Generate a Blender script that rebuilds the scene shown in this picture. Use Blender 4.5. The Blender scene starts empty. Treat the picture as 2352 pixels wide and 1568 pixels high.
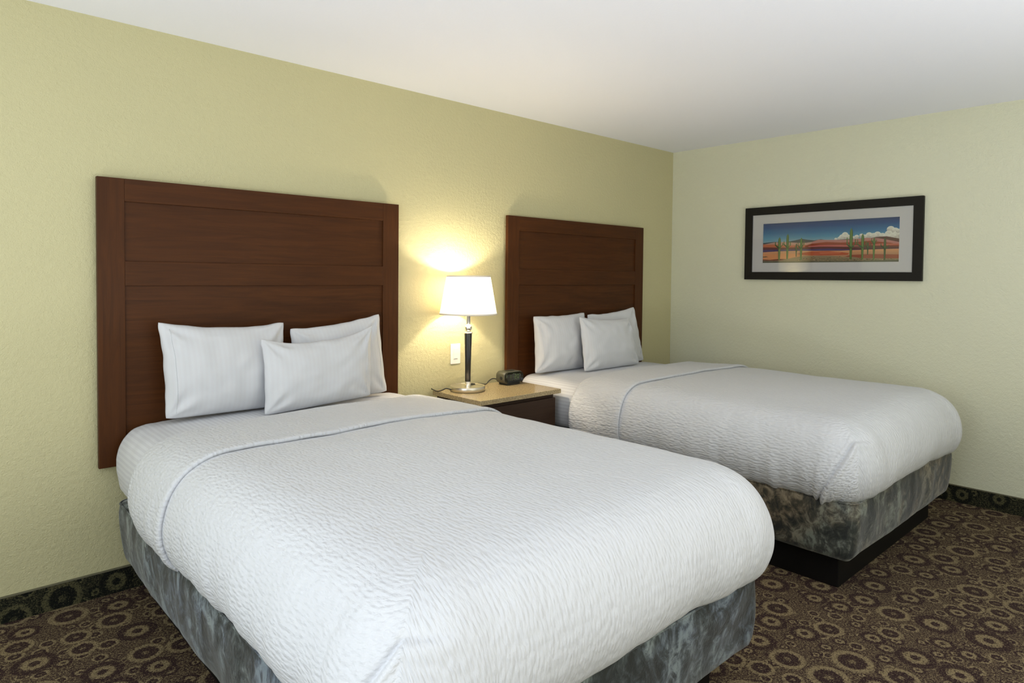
import bpy, bmesh, math, random
import numpy as np
from mathutils import Vector, Matrix, noise

# ------------------------------------------------------------------ camera
S = bpy.context.scene
COL = S.collection
CAM = Vector((-0.5884, -3.2293, 1.3811))
Fv = Vector((0.67876661, 0.73378673, -0.02886033))
Rv = Vector((0.73424936, -0.67880915, 0.00979881))
Uv = Vector((0.01240042, 0.02784179, 0.99953542))
cd = bpy.data.cameras.new('camera')
cd.sensor_fit = 'HORIZONTAL'
cd.sensor_width = 36.0
cd.lens = 1513.8 / 2352 * 36
cd.shift_x = -(1180.5 - 1176) / 2352
cd.shift_y = (678.4 - 784) / 2352
cd.clip_start = 0.05
cam = bpy.data.objects.new('camera', cd)
COL.objects.link(cam)
M = Matrix((Rv, Uv, -Fv)).transposed().to_4x4()
M.translation = CAM
cam.matrix_world = M
S.camera = cam

# ------------------------------------------------------------------ exposure, world, lights
vs = S.view_settings
vs.view_transform = 'Standard'
vs.look = 'None'
vs.gamma = 1.0
vs.use_curve_mapping = False
vs.exposure = 0.0

world = bpy.data.worlds.new('world')
S.world = world
world.use_nodes = True
wn = world.node_tree.nodes
wn['Background'].inputs[0].default_value = (0.62, 0.80, 1.0, 1)
wn['Background'].inputs[1].default_value = 1.6


def area(name, loc, target, sx, sy, power, col, spread=180):
    d = bpy.data.lights.new(name, 'AREA')
    d.shape = 'RECTANGLE'
    d.size = sx
    d.size_y = sy
    d.energy = power
    d.color = col
    d.spread = math.radians(spread)
    o = bpy.data.objects.new(name, d)
    COL.objects.link(o)
    o.location = loc
    o.rotation_euler = (Vector(target) - Vector(loc)).to_track_quat('-Z', 'Z').to_euler()
    return o


# daylight through the window of the left wall, and added unseen uplights near the floor to brighten the ceiling
area('window_daylight', (-2.08, -2.2, 1.45), (4.0, -1.4, 1.95), 1.6, 1.9, 34, (0.88, 0.94, 1.0))
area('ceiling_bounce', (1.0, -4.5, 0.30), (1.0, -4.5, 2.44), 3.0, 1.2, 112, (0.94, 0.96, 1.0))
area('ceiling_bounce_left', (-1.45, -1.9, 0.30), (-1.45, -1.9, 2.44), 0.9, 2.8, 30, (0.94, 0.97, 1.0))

W = 4.2297
H = 2.4456
XL = -2.1
YF = -5.4
rnd = random.Random(7)


# ------------------------------------------------------------------ helpers
def lin(r, g, b):
    f = lambda c: (c / 255) / 12.92 if c <= 10 else ((c / 255 + 0.055) / 1.055) ** 2.4
    return (f(r), f(g), f(b), 1.0)


def link(o, parent=None):
    COL.objects.link(o)
    if parent is not None:
        o.parent = parent
    return o


def obj(name, bm, mat, parent=None, smooth=False, loc=None):
    me = bpy.data.meshes.new(name)
    bmesh.ops.recalc_face_normals(bm, faces=bm.faces)
    bm.to_mesh(me)
    bm.free()
    if smooth:
        for p in me.polygons:
            p.use_smooth = True
    for m in (mat if isinstance(mat, (list, tuple)) else [mat]):
        me.materials.append(m)
    o = bpy.data.objects.new(name, me)
    if loc:
        o.location = loc
    return link(o, parent)


def empty(name, loc, label, cat, group=None):
    o = bpy.data.objects.new(name, None)
    o.empty_display_size = 0.1
    o.location = loc
    COL.objects.link(o)
    tag(o, label, cat, group)
    return o


def tag(o, label, cat, group=None):
    o['label'] = label
    o['category'] = cat
    if group:
        o['group'] = group
    return o


def struct(o):
    o['kind'] = 'structure'
    return o


def add_box(bm, x0, x1, y0, y1, z0, z1, bev=0.0, seg=2):
    r = bmesh.ops.create_cube(bm, size=1.0)
    vs_ = r['verts']
    for v in vs_:
        v.co = Vector(((x0 + x1) / 2 + v.co.x * (x1 - x0), (y0 + y1) / 2 + v.co.y * (y1 - y0), (z0 + z1) / 2 + v.co.z * (z1 - z0)))
    if bev > 0:
        es = list({e for v in vs_ for e in v.link_edges})
        bmesh.ops.bevel(bm, geom=es, offset=bev, segments=seg, profile=0.5, affect='EDGES')


def box(*a, **k):
    bm = bmesh.new()
    add_box(bm, *a, **k)
    return bm


def lathe(prof, n=48, cap=True):
    bm = bmesh.new()
    rings = []
    for r, z in prof:
        if r < 1e-6:
            rings.append([bm.verts.new((0, 0, z))])
        else:
            rings.append([bm.verts.new((r * math.cos(2 * math.pi * i / n), r * math.sin(2 * math.pi * i / n), z)) for i in range(n)])
    for a, b in zip(rings[:-1], rings[1:]):
        for i in range(n):
            j = (i + 1) % n
            if len(a) == 1 and len(b) == 1:
                continue
            if len(a) == 1:
                bm.faces.new((a[0], b[i], b[j]))
            elif len(b) == 1:
                bm.faces.new((a[i], a[j], b[0]))
            else:
                bm.faces.new((a[i], a[j], b[j], b[i]))
    return bm


def tube(pts, r, n=8, closed=False):
    bm = bmesh.new()
    P = [Vector(p) for p in pts]
    rings = []
    N = len(P)
    for k in range(N):
        a = P[k - 1] if (k > 0 or closed) else P[0]
        b = P[(k + 1) % N] if (k < N - 1 or closed) else P[-1]
        t = (b - a).normalized()
        u = t.cross(Vector((0, 0, 1)))
        if u.length < 1e-3:
            u = Vector((1, 0, 0))
        u.normalize()
        w = t.cross(u)
        rings.append([bm.verts.new(P[k] + u * (r * math.cos(2 * math.pi * i / n)) + w * (r * math.sin(2 * math.pi * i / n))) for i in range(n)])
    for k in range(N if closed else N - 1):
        a, b = rings[k], rings[(k + 1) % N]
        for i in range(n):
            j = (i + 1) % n
            bm.faces.new((a[i], a[j], b[j], b[i]))
    if not closed:
        bm.faces.new(rings[0][::-1])
        bm.faces.new(rings[-1])
    return bm


def smooth_pts(pts, n=8):
    P = [Vector(p) for p in pts]
    P = [P[0]] + P + [P[-1]]
    out = []
    for k in range(1, len(P) - 2):
        for i in range(n):
            t = i / n
            a, b, c, d = P[k - 1:k + 3]
            out.append(0.5 * ((2 * b) + (c - a) * t + (2 * a - 5 * b + 4 * c - d) * t * t + (-a + 3 * b - 3 * c + d) * t ** 3))
    out.append(P[-2])
    return out


# ------------------------------------------------------------------ node helpers
class NT:
    def __init__(self, name, rough=0.6, spec=0.5):
        self.m = bpy.data.materials.new(name)
        self.m.use_nodes = True
        self.t = self.m.node_tree
        self.b = self.t.nodes['Principled BSDF']
        self.b.inputs['Roughness'].default_value = rough
        self.b.inputs['Specular IOR Level'].default_value = spec

    def n(self, typ, **kw):
        nd = self.t.nodes.new(typ)
        for k, v in kw.items():
            setattr(nd, k, v)
        return nd

    def l(self, a, b):
        self.t.links.new(a, b)

    def val(self, sock, v):
        if hasattr(v, 'is_linked') or isinstance(v, bpy.types.NodeSocket):
            self.l(v, sock)
        else:
            sock.default_value = v

    def math(self, op, a, b=0.0, c=0.0, clamp=False):
        nd = self.n('ShaderNodeMath', operation=op)
        nd.use_clamp = clamp
        self.val(nd.inputs[0], a)
        self.val(nd.inputs[1], b)
        self.val(nd.inputs[2], c)
        return nd.outputs[0]

    def coord(self, kind='Object', scale=(1, 1, 1), rot=(0, 0, 0)):
        tc = self.n('ShaderNodeTexCoord')
        mp = self.n('ShaderNodeMapping')
        mp.inputs['Scale'].default_value = scale
        mp.inputs['Rotation'].default_value = rot
        self.l(tc.outputs[kind], mp.inputs[0])
        return mp.outputs[0]

    def noise(self, vec, scale, detail=2.0, rough=0.5, dist=0.0):
        nd = self.n('ShaderNodeTexNoise')
        self.l(vec, nd.inputs['Vector'])
        nd.inputs['Scale'].default_value = scale
        nd.inputs['Detail'].default_value = detail
        nd.inputs['Roughness'].default_value = rough
        nd.inputs['Distortion'].default_value = dist
        return nd.outputs['Fac']

    def ramp(self, fac, stops, interp='LINEAR'):
        nd = self.n('ShaderNodeValToRGB')
        nd.color_ramp.interpolation = interp
        el = nd.color_ramp.elements
        while len(el) < len(stops):
            el.new(0.5)
        for e, (p, c) in zip(el, stops):
            e.position = p
            e.color = c
        self.l(fac, nd.inputs[0])
        return nd.outputs[0]

    def mix(self, fac, a, b, mode='MIX'):
        nd = self.n('ShaderNodeMix', data_type='RGBA', blend_type=mode)
        self.val(nd.inputs[0], fac)
        self.val(nd.inputs[6], a)
        self.val(nd.inputs[7], b)
        return nd.outputs[2]

    def bump(self, h, strength=0.3, dist=0.01, normal=None):
        nd = self.n('ShaderNodeBump')
        nd.inputs['Strength'].default_value = strength
        nd.inputs['Distance'].default_value = dist
        self.l(h, nd.inputs['Height'])
        if normal is not None:
            self.l(normal, nd.inputs['Normal'])
        self.l(nd.outputs[0], self.b.inputs['Normal'])
        return nd.outputs[0]

    def col(self, c):
        self.val(self.b.inputs['Base Color'], c)


def plain(name, c, rough=0.6, metal=0.0, spec=0.5):
    m = NT(name, rough, spec)
    m.col(c)
    m.b.inputs['Metallic'].default_value = metal
    return m.m


def mat_wall(name, c):
    m = NT(name, 0.55, 0.35)
    v = m.coord()
    f = m.noise(v, 1.6, 2.0)
    c2 = tuple(x * 0.95 for x in c[:3]) + (1,)
    m.col(m.mix(f, c, c2))
    a = m.noise(v, 190, 2.5, 0.6)
    b = m.noise(v, 55, 2.0, 0.5)
    h = m.math('ADD', a, m.math('MULTIPLY', b, 1.3))
    m.bump(h, 0.6, 0.004)
    return m.m


def mat_ceiling():
    m = NT('ceiling_paint', 0.8, 0.2)
    v = m.coord()
    m.col(lin(243, 244, 250))
    m.bump(m.noise(v, 90, 3.0, 0.6), 0.22, 0.004)
    return m.m


def mat_carpet(name, tan, dark, mid, scale=6.3, wallmode=None):
    m = NT(name, 0.95, 0.1)
    tc = m.n('ShaderNodeTexCoord')
    src = tc.outputs['Object']
    if wallmode:                    # strip of carpet standing on a wall: use (along, up)
        sp = m.n('ShaderNodeSeparateXYZ')
        m.l(src, sp.inputs[0])
        cb = m.n('ShaderNodeCombineXYZ')
        m.l(sp.outputs[0] if wallmode == 'x' else sp.outputs[1], cb.inputs[0])
        m.l(sp.outputs[2], cb.inputs[1])
        src = cb.outputs[0]
    # wobble
    nz = m.n('ShaderNodeTexNoise')
    m.l(src, nz.inputs['Vector'])
    nz.inputs['Scale'].default_value = 120
    nz.inputs['Detail'].default_value = 3
    sub = m.n('ShaderNodeVectorMath', operation='SUBTRACT')
    m.l(nz.outputs['Color'], sub.inputs[0])
    sub.inputs[1].default_value = (0.5, 0.5, 0.5)
    scl = m.n('ShaderNodeVectorMath', operation='SCALE')
    m.l(sub.outputs[0], scl.inputs[0])
    scl.inputs['Scale'].default_value = 0.018
    add = m.n('ShaderNodeVectorMath', operation='ADD')
    m.l(src, add.inputs[0])
    m.l(scl.outputs[0], add.inputs[1])
    vec = add.outputs[0]

    def layer(vec, scale, rand):
        v1 = m.n('ShaderNodeTexVoronoi', voronoi_dimensions='2D', feature='F1')
        v2 = m.n('ShaderNodeTexVoronoi', voronoi_dimensions='2D', feature='N_SPHERE_RADIUS')
        for v in (v1, v2):
            m.l(vec, v.inputs['Vector'])
            v.inputs['Scale'].default_value = scale
            v.inputs['Randomness'].default_value = rand
        # N_SPHERE_RADIUS is given in scaled units like F1
        q = m.math('DIVIDE', v1.outputs['Distance'], v2.outputs['Radius'])
        sc = m.n('ShaderNodeSeparateColor')
        m.l(v1.outputs['Color'], sc.inputs[0])
        return q, sc.outputs[0], sc.outputs[1]
    T, D, Md = (0.80,) * 3 + (1,), (0.05,) * 3 + (1,), (0.36,) * 3 + (1,)

    def rings(q, sel):
        a = m.ramp(q, [(0.0, (.55,) * 3 + (1,)), (0.16, (.5,) * 3 + (1,)), (0.24, D), (0.60, D), (0.70, T), (0.92, T), (1.0, Md)])
        b = m.ramp(q, [(0.0, D), (0.20, D), (0.28, T), (0.50, T), (0.60, (.3,) * 3 + (1,)), (0.68, D), (0.92, D), (1.0, Md)])
        return m.mix(m.math('GREATER_THAN', sel, 0.55), a, b)
    q1, s1, t1 = layer(vec, scale, 0.5)
    mp = m.n('ShaderNodeMapping')
    mp.inputs['Location'].default_value = (0.37, 0.21, 0)
    mp.inputs['Rotation'].default_value = (0, 0, 0.5)
    m.l(vec, mp.inputs[0])
    q2, s2, t2 = layer(mp.outputs[0], scale * 2.1, 0.75)
    small = m.mix(m.math('GREATER_THAN', m.math('ADD', q2, m.math('MULTIPLY', m.math('LESS_THAN', q1, 1.03), 5)), 1.0), rings(q2, s2), Md)
    fac = m.mix(m.math('LESS_THAN', q1, 1.0), small, rings(q1, s1))
    # pile speckle
    sp1 = m.noise(src, 260, 2.0, 0.7)
    sp2 = m.noise(src, 120, 2.0, 0.6)
    spk = m.math('MULTIPLY', m.math('SUBTRACT', m.math('ADD', sp1, m.math('MULTIPLY', sp2, 0.7)), 0.85), 2.9)
    tot = m.math('ADD', fac, spk, clamp=True)
    big = m.noise(src, 1.3, 2.0)
    c = m.ramp(tot, [(0.05, dark), (0.42, mid), (0.9, tan)])
    m.col(c)
    m.bump(m.math('ADD', sp1, sp2), 0.8, 0.006)
    return m.m


def mat_wood(name, vertical, dark=(48, 26, 10), light=(88, 50, 20), red=(72, 37, 13), rough=0.44):
    m = NT(name, rough, 0.16)
    sc = (14, 14, 0.9) if vertical else (0.9, 14, 14)
    v = m.coord('Object', sc)
    n1 = m.noise(v, 3.0, 5.0, 0.62, 0.8)
    v2 = m.coord('Object', (1.0, 1, 1))
    n2 = m.noise(v2, 2.2, 3.0, 0.5)
    v3 = m.coord('Object', (60, 60, 1.5) if vertical else (1.5, 60, 60))
    n3 = m.noise(v3, 3.0, 3.0, 0.7)
    base = m.ramp(n1, [(0.2, lin(*dark)), (0.7, lin(*light))])
    c = m.mix(m.math('MULTIPLY', n2, 0.75), base, lin(*red))
    c = m.mix(m.math('MULTIPLY', n3, 0.22), c, lin(*[x * 0.45 for x in dark]))
    m.col(c)
    m.bump(m.math('ADD', n1, n3), 0.08, 0.002)
    return m.m


def mat_velvet(tint=1.0, warm=0.0):
    m = NT('crushed_velvet', 0.62, 0.35)
    v = m.coord('Object', (1.0, 1.0, 0.8))
    n1 = m.noise(v, 5.5, 8.0, 0.66, 1.1)
    n2 = m.noise(v, 20, 7.0, 0.7, 0.9)
    n3 = m.noise(v, 2.2, 3.0, 0.6, 0.8)
    f = m.math('ADD', m.math('MULTIPLY', n1, 0.52), m.math('MULTIPLY', n2, 0.48))
    cool = m.ramp(f, [(0.43, lin(36, 40, 39)), (0.485, lin(66 - 8 * warm, 72 - 12 * warm, 71 - 16 * warm)), (0.52, lin(94 - 14 * warm, 101 - 20 * warm, 99 - 26 * warm)), (0.57, lin(136 - 16 * warm, 145 - 20 * warm, 142 - 28 * warm))])
    alt = m.ramp(f, [(0.43, lin(36, 38, 36)), (0.485, lin(60 + 14 * warm, 66, 70 - 20 * warm)), (0.52, lin(84 + 26 * warm, 92 + 2 * warm, 104 - 34 * warm)), (0.58, lin(126 + 22 * warm, 138 - 8 * warm, 146 - 46 * warm))])
    m.col(m.mix(m.math('MULTIPLY', m.math('SUBTRACT', n3, 0.44), 6.0, clamp=True), cool, alt))
    m.b.inputs['Sheen Weight'].default_value = 0.35
    m.b.inputs['Sheen Roughness'].default_value = 0.4
    m.bump(m.math('ADD', n1, m.math('MULTIPLY', n2, 0.6)), 0.5, 0.012)
    return m.m


def mat_cloth(kind):
    m = NT(kind, 0.75, 0.25)
    m.col(lin(207, 208, 211))
    m.b.inputs['Sheen Weight'].default_value = 0.15
    if kind == 'seersucker_cotton':
        tc = m.n('ShaderNodeTexCoord')
        # gentle wander of the puckers
        nz = m.n('ShaderNodeTexNoise')
        m.l(tc.outputs['UV'], nz.inputs['Vector'])
        nz.inputs['Scale'].default_value = 14
        sub = m.n('ShaderNodeVectorMath', operation='SUBTRACT')
        m.l(nz.outputs['Color'], sub.inputs[0])
        sub.inputs[1].default_value = (0.5, 0.5, 0.5)
        sc = m.n('ShaderNodeVectorMath', operation='SCALE')
        m.l(sub.outputs[0], sc.inputs[0])
        sc.inputs['Scale'].default_value = 0.012
        ad = m.n('ShaderNodeVectorMath', operation='ADD')
        m.l(tc.outputs['UV'], ad.inputs[0])
        m.l(sc.outputs[0], ad.inputs[1])
        mp = m.n('ShaderNodeMapping')
        mp.inputs['Scale'].default_value = (1 / 0.0118, 1 / 0.031, 1)
        m.l(ad.outputs[0], mp.inputs[0])
        vo = m.n('ShaderNodeTexVoronoi', voronoi_dimensions='2D', feature='SMOOTH_F1')
        m.l(mp.outputs[0], vo.inputs['Vector'])
        vo.inputs['Scale'].default_value = 1.0
        vo.inputs['Randomness'].default_value = 0.7
        vo.inputs['Smoothness'].default_value = 0.55
        fine = m.n('ShaderNodeTexNoise')
        m.l(mp.outputs[0], fine.inputs['Vector'])
        fine.inputs['Scale'].default_value = 1.1
        fine.inputs['Detail'].default_value = 3
        h = m.math('SUBTRACT', m.math('MULTIPLY', fine.outputs['Fac'], 1.3), m.math('MULTIPLY', vo.outputs['Distance'], 1.1))
        m.bump(h, 0.62, 0.0055)
    else:
        strong = 1.0 if kind == 'striped_sheet_sateen' else 0.0
        tc = m.n('ShaderNodeTexCoord')
        sp = m.n('ShaderNodeSeparateXYZ')
        m.l(tc.outputs['UV'], sp.inputs[0])
        s = m.math('SINE', m.math('MULTIPLY', sp.outputs[0], 2 * math.pi / 0.021))
        st = m.math('GREATER_THAN', s, 0.0)
        m.col(m.mix(st, lin(209, 210, 213), lin(208 - 9 * strong, 208 - 9 * strong, 211 - 8 * strong)))
        m.val(m.b.inputs['Roughness'], m.math('ADD', 0.6, m.math('MULTIPLY', st, 0.15)))
        m.bump(m.math('MULTIPLY', s, 0.5), 0.04, 0.0015)
    return m.m


def mat_granite():
    m = NT('speckled_granite', 0.22, 0.4)
    v = m.coord()
    a = m.noise(v, 300, 2.0, 0.7)
    b = m.noise(v, 140, 3.0, 0.75)
    c = m.ramp(m.math('ADD', m.math('MULTIPLY', a, 0.6), m.math('MULTIPLY', b, 0.4)),
               [(0.36, lin(70, 54, 42)), (0.45, lin(150, 130, 98)), (0.53, lin(178, 158, 116)), (0.66, lin(216, 204, 170))])
    m.col(c)
    return m.m


def mat_glass():
    m = bpy.data.materials.new('picture_glass')
    m.use_nodes = True
    t = m.node_tree
    t.nodes.clear()
    o = t.nodes.new('ShaderNodeOutputMaterial')
    mx = t.nodes.new('ShaderNodeMixShader')
    tr = t.nodes.new('ShaderNodeBsdfTransparent')
    gl = t.nodes.new('ShaderNodeBsdfGlossy')
    gl.inputs['Roughness'].default_value = 0.02
    fr = t.nodes.new('ShaderNodeFresnel')
    fr.inputs['IOR'].default_value = 1.5
    t.links.new(fr.outputs[0], mx.inputs[0])
    t.links.new(tr.outputs[0], mx.inputs[1])
    t.links.new(gl.outputs[0], mx.inputs[2])
    t.links.new(mx.outputs[0], o.inputs[0])
    return m


def mat_shade():
    m = bpy.data.materials.new('lampshade_fabric')
    m.use_nodes = True
    t = m.node_tree
    t.nodes.clear()
    o = t.nodes.new('ShaderNodeOutputMaterial')
    mx = t.nodes.new('ShaderNodeMixShader')
    mx.inputs[0].default_value = 0.26
    d = t.nodes.new('ShaderNodeBsdfDiffuse')
    d.inputs[0].default_value = lin(245, 240, 230)
    tr = t.nodes.new('ShaderNodeBsdfTranslucent')
    tr.inputs[0].default_value = lin(250, 238, 222)
    t.links.new(d.outputs[0], mx.inputs[1])
    t.links.new(tr.outputs[0], mx.inputs[2])
    t.links.new(mx.outputs[0], o.inputs[0])
    return m


def emit(name, c, s):
    m = NT(name)
    m.col((0, 0, 0, 1))
    m.b.inputs['Emission Color'].default_value = c
    m.b.inputs['Emission Strength'].default_value = s
    return m.m


WALL_GREEN = mat_wall('green_wall_paint', lin(198, 191, 149))
WALL_CREAM = mat_wall('cream_wall_paint', lin(217, 216, 190))
CEIL = mat_ceiling()
CARPET = mat_carpet('ring_carpet', lin(146, 130, 98), lin(50, 35, 37), lin(90, 75, 60))
CARPET_X = mat_carpet('base_carpet_x', lin(92, 88, 62), lin(22, 24, 22), lin(46, 46, 34), 6.3, 'x')
CARPET_Y = mat_carpet('base_carpet_y', lin(92, 88, 62), lin(22, 24, 22), lin(46, 46, 34), 6.3, 'y')
BINDING = plain('base_binding', lin(98, 94, 72), 0.8)
WOOD_V = mat_wood('cherry_wood_vertical', True)
WOOD_H = mat_wood('cherry_wood_horizontal', False)
WOOD_D = mat_wood('nightstand_wood', False, (46, 34, 26), (72, 56, 44), (66, 44, 34), 0.4)
VELVET = mat_velvet()
VELVET2 = mat_velvet(1.0, 0.8)  # same fabric; darker, warmer copy paints the far bed's light into the colour
SEER = mat_cloth('seersucker_cotton')
SATEEN = mat_cloth('striped_sateen')
SHEETC = mat_cloth('striped_sheet_sateen')
PLINTH = plain('black_plinth', lin(14, 11, 10), 0.6, 0.0, 0.2)
TICK = plain('mattress_ticking', lin(225, 225, 225), 0.8)
GRANITE = mat_granite()
CHROME = plain('brushed_nickel', lin(214, 208, 196), 0.3, 1.0)
POLISH = plain('polished_nickel', lin(236, 232, 222), 0.24, 1.0)
BLACKL = plain('black_lacquer', lin(34, 34, 33), 0.28, 0.0, 0.6)
BLACKP = plain('black_plastic', lin(30, 30, 29), 0.45)
SHADE = mat_shade()
SHADE_TRIM = plain('shade_trim', lin(235, 226, 212), 0.8)
WHITEP = plain('white_plastic', lin(240, 238, 230), 0.35)
FRAME = plain('dark_picture_frame', lin(28, 25, 19), 0.55, 0.0, 0.2)
MATB = plain('white_mat_board', lin(222, 220, 216), 0.85)
GLASS = mat_glass()
CORD = plain('black_cord', lin(22, 21, 20), 0.5)

# ------------------------------------------------------------------ room
t = 0.12
struct(obj('floor', box(XL - t, W + t, YF - t, t, -0.1, 0), CARPET))
struct(obj('ceiling', box(XL - t, W + t, YF - t, t, H, H + 0.1), CEIL))
struct(obj('wall_back', box(XL - t, W + t, 0, t, 0, H), WALL_GREEN))
struct(obj('wall_right', box(W, W + t, YF - t, 0, 0, H), WALL_CREAM))
struct(obj('wall_front', box(XL - t, W, YF - t, YF, 0, H), WALL_CREAM))
wy0, wy1, wz0, wz1 = -3.35, -1.45, 0.5, 2.2
bm = bmesh.new()
add_box(bm, XL - t, XL, YF, wy0, 0, H)
add_box(bm, XL - t, XL, wy1, 0, 0, H)
add_box(bm, XL - t, XL, wy0, wy1, 0, wz0)
add_box(bm, XL - t, XL, wy0, wy1, wz1, H)
struct(obj('wall_left', bm, WALL_CREAM))
win = bpy.data.objects.new('window_1', None)
win.location = (XL, (wy0 + wy1) / 2, wz0)
COL.objects.link(win)
struct(win)
cyw = (wy0 + wy1) / 2
for nm, b in (('frame_side', (-.09, -.04, wy0 - cyw, wy0 - cyw + .05, 0, wz1 - wz0)), ('frame_side', (-.09, -.04, wy1 - cyw - .05, wy1 - cyw, 0, wz1 - wz0)),
              ('frame_rail', (-.09, -.04, wy0 - cyw + .05, wy1 - cyw - .05, 0, .05)), ('frame_rail', (-.09, -.04, wy0 - cyw + .05, wy1 - cyw - .05, wz1 - wz0 - .05, wz1 - wz0))):
    obj(nm, box(*b, bev=.004), WHITEP, win)
# carpet-clad baseboards with a bound top edge
for nm, b, m_, c_ in (('baseboard_back', (XL, W, -.010, 0, 0, .1), CARPET_X, (XL, W, -.012, 0, .1, .106)),
                      ('baseboard_right', (W - .010, W, YF, -.012, 0, .1), CARPET_Y, (W - .012, W, YF, -.012, .1, .106))):
    o = struct(obj(nm, box(*b), m_))
    obj('binding_strip', box(*c_, bev=.0015), BINDING, o)

# ------------------------------------------------------------------ headboards
HBW, HZ0, HZ1 = 1.466, 0.557, 1.7798


def headboard(x0, label):
    e = empty('headboard', (x0, 0, HZ0), label, 'headboard', 'wooden headboards on the green wall')
    h = HZ1 - HZ0
    y0, y1 = -.045, -.020
    bv = .0018
    st = .1015
    obj('stile', box(0, st, y0, y1, 0, h, bev=bv), WOOD_V, e)
    obj('stile', box(HBW - st, HBW, y0, y1, 0, h, bev=bv), WOOD_V, e)
    obj('top_rail', box(st, HBW - st, y0, y1, 1.683 - HZ0, h, bev=bv), WOOD_H, e)
    obj('middle_rail', box(st, HBW - st, y0, y1, 1.325 - HZ0, 1.430 - HZ0, bev=bv), WOOD_H, e)
    obj('panel', box(st, HBW - st, y0 + .009, y1 + .002, 1.430 - HZ0, 1.683 - HZ0), WOOD_H, e)
    obj('panel', box(st, HBW - st, y0 + .009, y1 + .002, 0, 1.325 - HZ0), WOOD_H, e)
    obj('mounting_cleat', box(.06, HBW - .06, -.018, -.001, .06, h - .06), WOOD_V, e)
    return e


headboard(0.0, 'large brown wood headboard behind the nearer bed, left of the lamp')
headboard(2.3001, 'brown wood headboard behind the far bed, between lamp and room corner')


# ------------------------------------------------------------------ soft goods
def prof_at(prof, e):
    """prof: list of (arc, out, dz); linear in arc with smoothing by many points"""
    if e <= prof[0][0]:
        return prof[0][1], prof[0][2]
    for (a0, o0, z0), (a1, o1, z1) in zip(prof[:-1], prof[1:]):
        if e <= a1:
            t_ = (e - a0) / (a1 - a0)
            return o0 + (o1 - o0) * t_, z0 + (z1 - z0) * t_
    return prof[-1][1], prof[-1][2]


def make_prof(pts):
    P = smooth_pts([(o, 0, z) for o, z in pts], 10)
    out = []
    s = 0
    for i, p in enumerate(P):
        if i:
            s += (p - P[i - 1]).length
        out.append((s, p.x, p.z))
    return out


def drape(name, mat, x0, x1, inner, yfoot, bfun, prof, zt, na, nb, tuned, parent=None, offset=0.0, thick=0.006, foot=True, edge_lift=None):
    """cloth laid over a bed. x0..x1 outer extents of profile at its own 'out' max. inner = distance from extent to flat area."""
    L = prof[-1][0]
    xi0, xi1 = x0 + inner, x1 - inner
    yi = yfoot + inner
    ca = (xi0 + xi1) / 2
    ha = (xi1 - xi0) / 2
    A = ha + L
    me_v, uvs = [], []
    for i in range(na + 1):
        # denser sampling on the sides
        a = -A + 2 * A * i / na
        b0, b1 = bfun(a, ha)
        if foot:
            b1 = -(yi - L)          # arc length positions measured as -y
        for j in range(nb + 1):
            b = b0 + (b1 - b0) * j / nb       # b = distance from wall along the cloth (= -y on the flat)
            dx = 0.0
            if abs(a) > ha:
                dx = math.copysign(abs(a) - ha, a)
            dy = max(0.0, b - (-yi)) if foot else 0.0
            e = max(abs(dx), abs(dy))
            o, dz = prof_at(prof, e)
            if e > 0:
                l = math.hypot(dx, dy)
                nx, ny = dx / l, -dy / l
                o *= 1 + 0.14 * (2 * abs(nx * ny)) ** 1.3
            else:
                nx = ny = 0.0
            cx = max(-ha, min(ha, a))
            cy = -min(b, -yi) if foot else -b
            # surface normal in the profile plane
            o2, dz2 = prof_at(prof, e + 0.01)
            o1, dz1 = prof_at(prof, max(0, e - 0.01))
            tx, tz = o2 - o1, dz2 - dz1
            tl = math.hypot(tx, tz) or 1
            no, nz_ = -tz / tl, tx / tl
            if e <= 0:
                no, nz_ = 0, 1
            off = offset + tuned(a, b, e, nx, ny, ha, yi, L)
            if edge_lift:
                off += edge_lift(a, b, b0, b1)
            x = ca + cx + nx * (o + no * off)
            y = cy + ny * (o + no * off)
            z = zt(cx / ha, b) + dz + nz_ * off
            me_v.append((x, y, z))
            uvs.append((a, b))
    faces = []
    for i in range(na):
        for j in range(nb):
            k = i * (nb + 1) + j
            faces.append((k, k + nb + 1, k + nb + 2, k + 1))
    me = bpy.data.meshes.new(name)
    me.from_pydata(me_v, [], faces)
    uv = me.uv_layers.new(name='UVMap')
    lv = np.empty(len(me.loops), dtype=np.int32)
    me.loops.foreach_get('vertex_index', lv)
    uv.data.foreach_set('uv', np.array(uvs, dtype=np.float32)[lv].ravel())
    me.polygons.foreach_set('use_smooth', [True] * len(me.polygons))
    me.materials.append(mat)
    me.update()
    # make normals face outward (up)
    if me.polygons[(na // 2) * nb + nb // 3].normal.z < 0:
        me.flip_normals()
    o = bpy.data.objects.new(name, me)
    md = o.modifiers.new('thickness', 'SOLIDIFY')
    md.thickness = thick
    md.offset = -1
    return link(o, parent)


def fbm(x, y, z=0.0, s=1.0):
    return noise.noise(Vector((x * s, y * s, z))) 


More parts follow.
